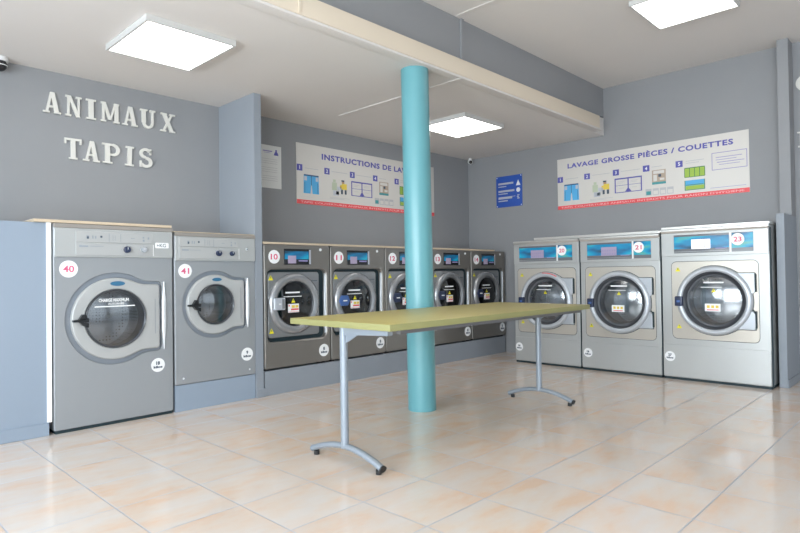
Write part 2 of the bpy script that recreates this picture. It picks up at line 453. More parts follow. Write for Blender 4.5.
# cable trunking
tag(box('cable_trunking', M['ceil'], -2.815, -2.785, -2.07, -.55, H1 - .008, H1 - .0005, .002), 'thin white cable trunking on the lower ceiling behind the column', 'cable trunking')
tag(box('cable_trunking', M['wall'], -2.695, -2.655, YB - .020, YB - .0015, FZ, H2 - .001, .002), 'grey painted upright trunking on the face of the beam', 'cable trunking')
tag(box('cable_trunking', M['ceil'], -2.77, -2.742, -3.6, YB - .021, H2 - .008, H2 - .0005, .002), 'thin white cable trunking on the higher ceiling beside the beam', 'cable trunking')
tag(box('cable_clip', M['cream'], -4.42, -4.40, -2.094, -2.0885, 2.66, FZ - .005, .002), 'small cream joint cover across the fascia under the beam, top left', 'joint cover')

# plinths and cover boards
tag(box('plinth', M['wall_blue'], -4.522, -3.816, -.590, -.01, 0, .205, .002), 'blue grey painted plinth under the front loader numbered 41', 'plinth')
tag(box('plinth', M['wall_mid'], -3.726, -.035, -.598, -.01, 0, .214, .002), 'long blue grey plinth under the row of dark washers 10 to 14', 'plinth')
def cover(x0, x1, y0, y1, z0, z1, label, m='board'):
    tag(box('cover_board', M[m], x0, x1, y0, y1, z0, z1, .002), label, 'cover board')
cover(-5.475, -4.545, -.600, -.002, 1.4265, 1.446, 'beige edged cover board on top of washer 40 and the half wall')
cover(-4.535, -3.816, -.600, -.002, 1.3985, 1.404, 'brown edged cover board on top of washer 41')
cover(-3.735, -.25, -.600, -.002, 1.329, 1.347, 'long beige edged cover board behind washers 10 to 14')

# ------------------------------------------------------------------ stickers
def sticker(root, x, z, r, y, num=None, ink='red_num', sub=None, name='number_sticker', h=None):
    d = lathe(name, M['sticker'], root, (0, 0), [(0, -.0015), (r, -.0015), (r, 0)], 40)
    d.location = (x, y, z)
    if sub is None:
        text('number', num, M[ink], d, 0, 0, h or r * .78, -.0024, .0008, width=r * (1.2 if len(num) > 1 else .5), bold=.02)
    else:
        text('number', num, M['ink'], d, 0, r * .28, r * .52, -.0024, .0008, bold=.05)
        text('word', sub, M['ink'], d, 0, -r * .28, r * .36, -.0024, .0008, width=r * 1.3, bold=.05)
    return d

def warn(root, x, z, s, y):
    t = poly('warning_triangle', M['yellow'], root, [(x - s, z - s * .85), (x + s, z - s * .85), (x, z + s * .9)], y)
    k = s * .1
    poly('exclamation_mark', M['ink'], t, [(x - k, z - s * .2), (x + k, z - s * .2), (x + k * 1.3, z + s * .4), (x - k * 1.3, z + s * .4)], y - .001)
    return t

def bars(name, m, parent, rects, y, th=.0008):
    bm = bmesh.new()
    for x0, x1, z0, z1 in rects: add_poly(bm, [(x0, z0), (x1, z0), (x1, z1), (x0, z1)], y, th)
    return fin(bm, name, M[m], parent)

def door_glass(parent, c, r, y, depth, gm, drumr, drumd, dm='drum', bulge=.016):
    g = lathe('door_glass', M[gm], parent, c, [(r * math.sin(i / 12 * PI / 2), y - bulge * (1 - math.sin(i / 12 * PI / 2) ** 2)) for i in range(12, 0, -1)] + [(0, y - bulge)], 64, 60)
    lathe('tub_rim', M['gasket'], parent, c, [(r * 1.02, y + .004), (r * .97, y + depth * .9 + .02), (drumr, y + depth + .03)], 64)
    lathe('drum', M[dm], parent, c, [(drumr, y + depth + .03), (drumr, y + depth + drumd), (drumr * .6, y + depth + drumd + .02), (0, y + depth + drumd + .01)], 64)
    return g

# ------------------------------------------------------------------ machine A (40, 41)
def machine_a(loc, p, label):
    root = empty('washing_machine', loc, 0, label, 'washing machine', 'front loading washing machines')
    hw, H, D = p['hw'], p['H'], .50
    cx, cz, R = p['c'][0], p['c'][1], p['R']
    z0 = p['z0']
    outline = sd_rr(0, (z0 + H) / 2, hw, (H - z0) / 2, .008)
    tabx, tabh = p['tabx'], p['tabh']
    tab = sd_rr((cx + tabx) / 2, cz, (tabx - cx) / 2, tabh, .035)
    rec = sd_u(sd_c(cx, cz, R), tab, .03)
    cor = [(sx * hw, z) for sx in (-1, 1) for z in (z0, H)]
    tcor = [(tabx, cz + tabh), (tabx, cz - tabh)]
    plate('body', M['A_body'], root, outline, (cx, cz), D, 0, .006, rec, .016, cor + tcor, back=True, n=140)
    # recess floor / rim
    plate('door_recess', M['A_edge'], root, rec, (cx, cz), .018, .0155, .001, sd_c(cx, cz, p['gr']), .03, tcor, n=128)
    # chrome trim bar on the right of the tab
    plate('chrome_trim', M['chrome'], root, sd_rr(tabx + .016, cz, .016, tabh - .006, .015), (tabx + .016, cz), .004, -.014, .007, n=48)
    dr = p['door_r']
    dtab = sd_rr((cx + tabx - .022) / 2, cz, (tabx - .022 - cx) / 2, tabh - .022, .025)
    dsh = sd_u(sd_c(cx, cz, dr), dtab, .03)
    door = plate('door', M['A_door'], root, dsh, (cx, cz), .014, -.022, .010, sd_c(cx, cz, p['gr'] + .005), .02, [(tabx - .022, cz + tabh - .022), (tabx - .022, cz - tabh + .022)], n=128, ich=.006)
    # shallow groove line on the hinge side
    bars('hinge_groove', 'A_edge', door, [(tabx - .060, tabx - .056, cz - .13, cz + .13)], -.0232)
    g = p['gr'] + .004; gc = (cx + .002, cz)
    lathe('gasket', M['gasket'], door, gc, [(g + .002, -.010), (g, -.028), (g - .004, -.032), (g - .010, -.026), (g - .014, -.004), (g - .018, .03)], 72)
    door_glass(door, gc, g - .011, -.016, .085, 'glass', g + .02, .28)
    # handle
    hx = cx - p['gr']
    bm = bmesh.new()
    for q in ([(hx - .085, cz - .008), (hx - .085, cz + .006), (hx + .012, cz + .014), (hx + .012, cz - .014)],
              [(hx - .052, cz + .004), (hx - .028, cz + .042), (hx - .012, cz + .042), (hx - .008, cz + .004)],
              [(hx - .052, cz - .004), (hx - .028, cz - .034), (hx + .010, cz - .050), (hx + .012, cz - .020)]):
        add_poly(bm, q, -.058, .034)
    fin(bm, 'door_handle', M['black'], door)
    # emblem
    lz = cz + p['gr'] + (dr - p['gr']) * .52
    e = lathe('emblem', M['logo_blue'], door, (0, 0), [(0, -.003), (1, -.003), (1, 0)], 40)
    e.scale = (p['R'] * .155, 1, p['R'] * .052); e.location = (cx + .01, -.0222, lz)
    # control panel
    k = H
    cp = plate('control_panel', M['A_panel'], root, sd_rr(0, (p['pz'] + k - .03) / 2, hw - .004, (k - .03 - p['pz']) / 2, .004), (0, (p['pz'] + k) / 2), .002, -.012, .003,
               corners=[(sx * (hw - .004), z) for sx in (-1, 1) for z in (p['pz'], k - .03)])
    box('top_strip', M['strip'], -hw + .001, hw - .001, -.013, .03, k - .029, k - .001, .002, parent=root)
    x0, x1, za, zb, zm = p['inset']
    for (a, b) in ((zm + .003, zb), (za, zm - .003)):
        plate('instruction_plate', M['A_door'], cp, sd_rr((x0 + x1) / 2, (a + b) / 2, (x1 - x0) / 2, (b - a) / 2, .003), ((x0 + x1) / 2, (a + b) / 2), -.011, -.017, .002,
              corners=[(x, z) for x in (x0, x1) for z in (a, b)], n=40)
    bars('edge_highlight', 'white', cp, [(x1 + .002, x1 + .008, za, zm - .004)], -.0165)
    W = x1 - x0; u = lambda t: x0 + W * t
    zt = (zm + zb) / 2
    for q_ in [(u(.13), u(.16), zt - .012, zt + .012), (u(.20), u(.215), zt - .01, zt + .012), (u(.235), u(.25), zt - .01, zt + .01),
         (u(.41), u(.415), zt - .03, zt + .03), (u(.46), u(.463), zt - .02, zt + .02), (u(.49), u(.493), zt - .02, zt + .02), (u(.56), u(.565), zt - .03, zt + .03),
         (u(.70), u(.75), zt - .002, zt + .002), (u(.86), u(.885), zt - .022, zt - .006), (u(.86), u(.88), zt + .002, zt + .014), (u(.93), u(.95), zt - .004, zt + .012),
         (u(.04), u(.15), zm - .030, zm - .020), (u(.17), u(.34), zm - .026, zm - .023)]: bars('panel_symbol', 'faint', cp, [q_], -.0182)
    bars('symbols_dark', 'ink', cp, [(u(.135), u(.158), zt - .012, zt + .004), (u(.30), u(.325), zt - .002, zt + .012)], -.0190)
    for i, (kx, kr, mm) in enumerate(p['knobs']):
        kz = (za + zm) / 2
        kb = lathe('knob', M[mm], cp, (kx, kz), [(0, -.040), (kr * .8, -.040), (kr * .95, -.036), (kr, -.017)], 32)
        bars('pointer', 'whiteink', kb, [(kx - .0015, kx + .0015, kz, kz + kr * .75)], -.0412)
        bars('dial_ticks', 'faint', cp, [(kx + math.sin(t) * kr * 1.55 - .002, kx + math.sin(t) * kr * 1.55 + .002, kz + math.cos(t) * kr * 1.45 - .003, kz + math.cos(t) * kr * 1.45 + .003) for t in (-1.6, -.8, 0, .8, 1.6)], -.0182)
    sticker(root, *p['num_at'], -.0005, p['num'], 'pink_num', h=.046)
    sticker(root, *p['kilo_at'], -.0005, p['kilo'], sub='kilos', name='load_sticker')
    for b in p['extra'](root, cp): pass
    return root

def extra40(root, cp):
    s = plate('price_label', M['sticker'], cp, sd_rr(.324, 1.289, .052, .021, .006), (.324, 1.289), -.0122, -.0135, .0005, n=48)
    text('label_text', '+KG', M['ink'], s, .318, 1.289, .026, -.0145, width=.07)
    bars('glass_line', 'whiteink', root, [(-.165, .110, .842, .850)], -.0335)
    text('glass_text', 'CHARGE MAXIMUM', M['whiteink'], root, -.035, .890, .024, -.0335, width=.205, bold=.03)
    text('glass_text', 'AUTORISEE', M['whiteink'], root, -.020, .864, .014, -.0335, width=.11, bold=.02)
    return ()
def extra41(root, cp):
    l = lathe('lock', M['chrome'], cp, (.271, 1.275), [(0, -.018), (.010, -.018), (.012, -.012)], 24)
    bars('keyhole', 'ink', l, [(.266, .276, 1.270, 1.280)], -.0195)
    for x in (-.29, .295): lathe('bolt', M['chrome'], root, (x, .255), [(0, -.005), (.006, -.005), (.008, 0)], 16)
    return ()
x40 = (-5.3593 - 4.536) / 2
m40 = machine_a((x40, -.592, 0), dict(hw=.4105, H=1.424, z0=.022, c=(-.015, .757), R=.328, door_r=.292, gr=.205, tabx=.322, tabh=.262, pz=1.195,
    inset=(-.277, .252, 1.208, 1.374, 1.296), knobs=((.063, .024, 'navy'), (.184, .020, 'C_hinge')), num='40', num_at=(-.318, 1.113, .058), kilo='18', kilo_at=(.291, .385, .052), extra=extra40),
    'tall grey front loading washing machine with pink number 40 sticker')
box('foot_gap', M['gap'], -.40, .40, .01, .40, .0, .030, parent=m40)
x41 = (-4.524 - 3.8165) / 2 + .0015
m41 = machine_a((x41, -.5976, 0), dict(hw=.356, H=1.397, z0=.209, c=(-.022, .823), R=.272, door_r=.240, gr=.158, tabx=.262, tabh=.215, pz=1.175,
    inset=(-.324, .190, 1.190, 1.355, 1.284), knobs=((.008, .024, 'navy'), (.127, .020, 'navy')), num='41', num_at=(-.271, 1.095, .055), kilo='9', kilo_at=(.272, .386, .055), extra=extra41),
    'grey front loading washing machine on a plinth with number 41 sticker')

# ------------------------------------------------------------------ machine B (10..14)
def machine_b(loc, num, kilo, navy, label):
    root = empty('washing_machine', loc, 0, label, 'washing machine', 'front loading washing machines')
    hw, z0, H = .3655, .232, 1.327
    out = sd_rr(0, (z0 + H) / 2, hw, (H - z0) / 2, .018)
    wc = (-.008, .782); win = sd_rr(wc[0], wc[1], .325, .322, .055)
    dc = (-.042, .795)
    cor = [(sx * hw, z) for sx in (-1, 1) for z in (z0, H)] + [(wc[0] + sx * .3, wc[1] + sz * .3) for sx in (-1, 1) for sz in (-1, 1)]
    plate('body', M['B_body'], root, out, wc, .55, 0, .008, win, .050, cor, back=True, n=140, ich=.010)
    plate('window_rim', M['gap'], root, win, wc, .052, .047, .001, sd_c(dc[0], dc[1], .19), .07, cor[4:], n=112)
    plate('chrome_trim', M['B_side'], root, sd_rr(.313, wc[1], .012, .285, .010), (.313, wc[1]), .030, .004, .008, n=40)
    door = plate('door', M['B_plate'], root, sd_rr(-.035, .788, .282, .292, .03), dc, .045, .018, .006, sd_c(dc[0], dc[1], .195), .06,
                 [(-.035 + sx * .27, .788 + sz * .28) for sx in (-1, 1) for sz in (-1, 1)])
    lathe('door_ring', M['B_ring'], door, dc, [(.276, .018), (.272, -.004), (.255, -.018), (.225, -.020), (.206, -.008), (.203, .03)], 72, 50)
    lathe('gasket', M['gasket'], door, dc, [(.2035, .0), (.200, -.004), (.195, .004), (.19, .03)], 64)
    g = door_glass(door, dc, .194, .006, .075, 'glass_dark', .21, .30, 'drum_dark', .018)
    bars('vent_slot', 'ink', door, [(.150, .225, .995, 1.000)], .0168)
    # glass print, a clear sheet's lettering just before the bowl
    bars('glass_print', 'whiteink', door, [(-.155, .000, .888, .902), (-.175, .020, .856, .862)], -.0145)
    warn(door, -.072, .822, .022, -.0145)
    lb = bars('caution_label', 'sticker', door, [(-.130, -.010, .715, .793)], -.0145)
    bars('label_red', 'red', lb, [(-.098, -.015, .735, .750), (-.124, -.112, .770, .786), (-.124, -.015, .720, .723)], -.0155)
    bars('label_yellow', 'yel_i', lb, [(-.090, -.056, .756, .780), (-.050, -.018, .756, .780)], -.0155)
    # handle on the left of the ring
    if navy == 'silver': hm, f = 'silver_label', sd_rr(-.226, .797, .058, .054, .008)
    elif navy == 'blue': hm, f = 'blue_label', sd_hex(-.216, .797, .066, .050, .5)
    else: hm, f = 'navy', sd_hex(-.216, .797, .066, .050, .5)
    hd = plate('door_handle', M[hm], door, f, (-.218, .797), -.010, -.034, .006, n=64)
    if navy == 'silver':
        bars('grip', 'B_ring', hd, [(-.205, -.178, .755, .840)], -.036); bars('mark', 'whiteink', hd, [(-.240, -.215, .789, .803)], -.036)
    else:
        bars('mark', 'whiteink', hd, [(-.240, -.190, .790, .802)], -.036)
    warn(door, -.288, 1.030, .026, .0165); warn(door, -.285, .560, .026, .0165)
    # control screen
    sc = plate('control_screen', M['black'], root, sd_rr(-.011, 1.218, .149, .072, .004), (-.011, 1.218), .0, -.004, .002, corners=[(-.16, 1.146), (-.16, 1.29), (.138, 1.146), (.138, 1.29)], n=48)
    bars('screen_print', 'screen', sc, [(-.152, .112, 1.196, 1.268)], -.0052)
    bars('screen_display', 'lcd', sc, [(-.118, -.030, 1.158, 1.228)], -.0062)
    bars('screen_text', 'violet2', sc, [(.0, .10, 1.176, 1.188)], -.0052)
    bars('screen_edge', 'silver_label', sc, [(.118, .138, 1.150, 1.285)], -.0056)
    sticker(root, -.262, 1.216, .060, -.0005, num, 'red_num', h=.050)
    sticker(root, .282, .338, .058, -.0005, kilo, sub='kilos', name='load_sticker')
    lathe('emblem', M['whiteink'], root, (.253, 1.288), [(0, -.004), (.013, -.004), (.014, 0)], 24)
    for x in (-.33, .26, .33): box('foot', M['rubber'], x - .022, x + .022, .03, .07, .2145, z0 + .004, .003, parent=root)
    box('base_frame', M['gap'], -.34, .34, .08, .50, .2145, z0 + .01, parent=root)
    return root
w10 = (3.7339 - .029) / 5 + .0
labs = ['dark steel washing machine with number 10 sticker, nearest the wall fin', 'dark steel washing machine with number 11 sticker behind the table post',
        'dark steel washing machine numbered 12, half hidden behind the turquoise column', 'dark steel washing machine with number 13 sticker right of the column',
        'dark steel washing machine with number 14 sticker in the room corner']
for i in range(5):
    machine_b((-3.7339 + w10 * (i + .5), -.6096, 0), str(10 + i), '8', ['silver', 'blue', 'navy', 'navy', 'navy'][i], labs[i])

# ------------------------------------------------------------------ machine C (20..22)
def machine_c(yc, hw, dz, num, kilo, kx, H, label, lcd='lcd', redmark=False):
    root = empty('washing_machine', (-.6779, yc, 0), -PI / 2, label, 'washing machine', 'front loading washing machines')
    z0 = .022
    out = sd_rr(0, (z0 + H) / 2, hw, (H - z0) / 2, .008)
    dc = (.008, .728 + dz)
    cor = [(sx * hw, z) for sx in (-1, 1) for z in (z0, H)]
    plate('body', M['C_body'], root, out, dc, .62, 0, .006, sd_c(dc[0], dc[1], .262), .12, cor, back=True, n=120)
    # top strip leaning out, control panel, lower panel seam
    bm = bmesh.new()
    zt = H - .001
    for pr in ([(-hw + .002, 0), (hw - .002, 0)],):
        xs = (-hw + .002, hw - .002)
        sec = [(.0, zt), (-.022, zt - .004), (-.022, zt - .018), (-.006, zt - .040), (.0, zt - .040)]
        vs = [[bm.verts.new((x, y, z)) for y, z in sec] for x in xs]
        for i in range(len(sec)): j = (i + 1) % len(sec); bm.faces.new((vs[0][i], vs[0][j], vs[1][j], vs[1][i]))
        bm.faces.new(vs[0]); bm.faces.new(vs[1][::-1])
    fin(bm, 'top_strip', M['steel_trim'], root)
    cpz0, cpz1 = 1.145 + dz, 1.368 + dz
    cp = plate('control_panel', M['C_body'], root, sd_rr(0, (cpz0 + cpz1) / 2, hw - .003, (cpz1 - cpz0) / 2, .004), (0, 1.25), .002, -.010, .003, corners=[(sx * (hw - .003), z) for sx in (-1, 1) for z in (cpz0, cpz1)])
    a, b = 1.173 + dz, 1.346 + dz
    s1 = plate('control_screen', M['gasket2'], cp, sd_rr(-.095, (a + b) / 2, .240, (b - a) / 2, .004), (-.095, (a + b) / 2), -.009, -.012, .001, corners=[(-.335, a), (-.335, b), (.145, a), (.145, b)], n=40)
    bars('screen_print', 'screen', s1, [(-.333, .143, a + .040, b - .018)], -.0132)
    d = bars('screen_display', lcd, s1, [(-.176, -.012, a + .036, b - .048)], -.0142)
    if lcd == 'lcd': bars('display_grid', 'lcd_grid', d, [(-.168 + .026 * i, -.150 + .026 * i, a + .044 + .034 * j, a + .066 + .034 * j) for i in range(6) for j in range(2)], -.0150)
    else: bars('display_grid', 'lcd_grid', d, [(-.066, -.060, a + .042, b - .054), (-.045, -.041, a + .042, b - .054)], -.0150)
    bars('screen_text', 'violet2', s1, [(.030, .125, a + .033, a + .040)], -.0142)
    bars('screen_line', 'C_body', s1, [(-.333, .143, a + .012, a + .015)], -.0132)
    s2 = plate('price_screen', M['gasket2'], cp, sd_rr(.251, (a + b) / 2, .086, (b - a) / 2, .004), (.251, (a + b) / 2), -.009, -.012, .001, corners=[(.165, a), (.165, b), (.337, a), (.337, b)], n=40)
    bars('screen_print', 'screen', s2, [(.167, .335, a + .034, b - .006)], -.0132)
    bars('screen_divider', 'white', cp, [(.147, .162, a - .001, b + .001)], -.0125)
    sticker(root, .214, 1.283 + dz, .054, -.0135, num, 'red_num', h=.044)
    # window plate
    pc = (.003, .726 + dz); hx, hz = .366, .366
    wcor = [(pc[0] + sx * (hx - .01), pc[1] + sz * (hz - .01)) for sx in (-1, 1) for sz in (-1, 1)]
    plate('plate_seam', M['gap'], root, sd_rr(pc[0], pc[1], hx + .0035, hz + .0035, .048), dc, .0, -.0012, .0003, sd_c(dc[0], dc[1], .265), .01, wcor, n=112)
    pl = plate('front_plate', M['C_plate'], root, sd_rr(pc[0], pc[1], hx, hz, .045), dc, .0, -.004, .002, sd_c(dc[0], dc[1], .268), .01, wcor, n=112)
    warn(pl, -.305, 1.020 + dz, .024, -.0052); warn(pl, -.302, .478 + dz, .024, -.0052)
    # door hinge blocks
    hb = sd_rr(.165, pc[1], .178, .252, .006)
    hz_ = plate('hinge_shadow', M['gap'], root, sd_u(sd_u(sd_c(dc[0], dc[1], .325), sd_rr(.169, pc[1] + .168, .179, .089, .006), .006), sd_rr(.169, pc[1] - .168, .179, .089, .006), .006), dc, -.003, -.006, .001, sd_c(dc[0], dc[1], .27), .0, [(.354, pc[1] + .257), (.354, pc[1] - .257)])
    hg = plate('hinge', M['C_hinge'], root, sd_u(sd_u(sd_c(dc[0], dc[1], .316), sd_rr(.165, pc[1] + .168, .178, .084, .006), .004), sd_rr(.165, pc[1] - .168, .178, .084, .006), .004), dc, -.004, -.026, .004, sd_c(dc[0], dc[1], .270), .0, [(.343, pc[1] + .252), (.343, pc[1] - .252)], n=96)
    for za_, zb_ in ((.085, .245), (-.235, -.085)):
        box('hinge_edge_shade', M['gap'], .3435, .354, -.027, -.0065, pc[1] + min(za_, zb_), pc[1] + max(za_, zb_), parent=root)  # dark bar painting the shade along the hinge block's right side
        bars('hinge_groove', 'C_ring', hg, [(.330, .333, pc[1] + za_, pc[1] + zb_)], -.0272)
    # door
    door = lathe('door', M['C_ring'], root, dc, [(.320, -.004), (.318, -.034), (.308, -.048), (.290, -.054), (.272, -.048), (.266, -.034), (.264, .0)], 88, 50)
    lathe('gasket', M['gasket'], door, dc, [(.267, -.036), (.262, -.042), (.250, -.030), (.240, -.012), (.236, .0)], 80, 50)
    gc = (dc[0] + .010, dc[1])
    lathe('inner_gasket', M['gasket2'], door, gc, [(.245, -.012), (.238, -.016), (.226, -.006), (.216, .012), (.210, .03)], 72, 50)
    g = door_glass(door, gc, .222, -.010, .090, 'glass', .25, .32, 'drum', .026)
    bars('glass_print', 'whiteink', door, [(-.070, .100, .918 + dz - .03, .932 + dz - .03), (-.095, .085, .878 + dz - .03, .884 + dz - .03)], -.0385)
    warn(door, .015, .822 + dz, .020, -.0385)
    lb = bars('caution_label', 'sticker', door, [(-.062, .070, .630 + dz, .700 + dz)], -.0385)
    bars('label_icons', 'yel_i', lb, [(-.045, -.020, .660 + dz, .685 + dz), (-.008, .017, .660 + dz, .685 + dz), (.029, .054, .660 + dz, .685 + dz)], -.0395)
    bars('label_text', 'red', lb, [(-.045, .054, .640 + dz, .647 + dz)], -.0395)
    hcz = .718 + dz
    hd = plate('door_handle', M['navy'], door, sd_rr(-.285, hcz, .034, .046, .008), (-.285, hcz), -.040, -.070, .006, n=48)
    bars('mark', 'blue_label', hd, [(-.300, -.268, hcz - .010, hcz + .010)], -.0712)
    if redmark:
        bm = bmesh.new(); V = []
        for r, y in ((.314, -.0445), (.311, -.049), (.306, -.0515)):
            V.append([bm.verts.new((dc[0] + r * math.cos(t), y - .0012, dc[1] + r * math.sin(t))) for t in [1.05 + .6 * i / 10 for i in range(11)]])
        for p_, q_ in zip(V[:-1], V[1:]):
            for i in range(10): bm.faces.new((p_[i], p_[i + 1], q_[i + 1], q_[i]))
        fin(bm, 'red_mark', M['red'], door)
    # lower service panel
    lp = plate('service_panel', M['C_body'], root, sd_rr(0, (.030 + .298 + dz) / 2, hw - .004, (.298 + dz - .030) / 2, .004), (0, .15), .002, -.007, .002, corners=[(sx * (hw - .004), z) for sx in (-1, 1) for z in (.030, .298 + dz)])
    sticker(root, kx, .184 + dz, .048, -.0075, kilo, sub='kilos', name='load_sticker')
    box('side_gap_shade', M['gap'], hw + .0005, hw + .0095, .004, .03, .024, H - .03, parent=root)  # dark strip added to paint the shade in the gap beside the machine
    box('base_gap', M['gap'], -hw + .004, hw - .004, .008, .40, .0005, .024, parent=root)
    return root
y0 = -1.167
machine_c(y0 - .836 / 2, .4105, 0, '20', '14', -.354, 1.411, 'light steel washing machine with number 20 sticker, partly behind the table end', redmark=True)
machine_c(y0 - .836 - .850 / 2, .4175, 0, '21', '16', -.345, 1.411, 'light steel washing machine with number 21 sticker, middle of the right wall')
machine_c(y0 - .836 - .850 - .925 / 2, .4555, .036, '23', '27', -.391, 1.441, 'large light steel washing machine with number 23 sticker beside low wall', lcd='lcd_white')
# recessed dark joints between the big machines
cover(-.690, -.002, -2.850, -1.45, 1.4125, 1.440, 'pale edged cover board on top of washers 20 and 21', 'steel_trim')
cover(-.690, -.002, -3.775, -2.866, 1.4425, 1.464, 'pale edged cover board on top of washer 23', 'steel_trim')

# ------------------------------------------------------------------ folding table
T = empty('folding_table', (-3.400, -2.494, 0), .0072, 'long folding table with olive yellow top and grey steel T legs', 'table')
L_, W_, TH = 1.095, .421, .7920
bm = bmesh.new(); add_box(bm, -L_, L_, -W_, W_, TH - .034, TH, .0015); tt = fin(bm, 'tabletop', M['tabletop'], T)
tt.data.materials.append(M['tabedge'])
for p_ in tt.data.polygons:
    if abs(p_.normal.z) < .5: p_.material_index = 1
for sx in (-1.039, 1.039):
    s = 1 if sx > 0 else -1
    bm = bmesh.new(); add_tube(bm, [(sx, 0, .085), (sx, 0, .3), (sx, 0, .756)], .0225, 20); leg = fin(bm, 'leg', M['tabmetal'], T)
    # arched foot
    bm = bmesh.new(); pts = []
    for i in range(21):
        t = -1 + i / 10; pts.append((sx, -.008 + t * .285, .034 + .062 * (1 - abs(t) ** 1.9)))
    add_tube(bm, pts, .021, 16, .017); foot = fin(bm, 'foot', M['tabmetal'], leg)
    for t in (-1, 1):
        bm = bmesh.new(); e = pts[0] if t < 0 else pts[-1]
        add_tube(bm, [(sx, e[1], e[2]), (sx, e[1] + t * .010, e[2] - .003)], .0225, 16, .0185); fin(bm, 'end_cap', M['rubber' if t < 0 else 'tabmetal'], leg)
        bm = bmesh.new(); add_tube(bm, [(sx, e[1] - t * .025, .0005), (sx, e[1] - t * .025, .024)], .016, 16); fin(bm, 'foot_pad', M['rubber'], leg)
    # support arm towards the front rail
    bm = bmesh.new()
    q = [(-.020, TH - .036), (-.365, TH - .036), (-.365, TH - .062), (-.020, TH - .078)]
    va = [bm.verts.new((sx - .018, y, z)) for y, z in q]; vb = [bm.verts.new((sx + .018, y, z)) for y, z in q]
    bm.faces.new(va); bm.faces.new(vb[::-1])
    for i in range(4): j = (i + 1) % 4; bm.faces.new((va[j], va[i], vb[i], vb[j]))
    fin(bm, 'support_arm', M['tabmetal'], T)
    bm = bmesh.new(); q = [(-.022, TH - .079), (-.115, TH - .076), (-.022, TH - .125)]
    va = [bm.verts.new((sx - .004, y, z)) for y, z in q]; vb = [bm.verts.new((sx + .004, y, z)) for y, z in q]
    bm.faces.new(va); bm.faces.new(vb[::-1])
    for i in range(3): j = (i + 1) % 3; bm.faces.new((va[j], va[i], vb[i], vb[j]))
    fin(bm, 'gusset', M['tabmetal'], T)
for y in (-.385, .385): box('rail', M['tabrail'], -1.0, 1.0, y - .015, y + .015, TH - .056, TH - .0345, parent=T)

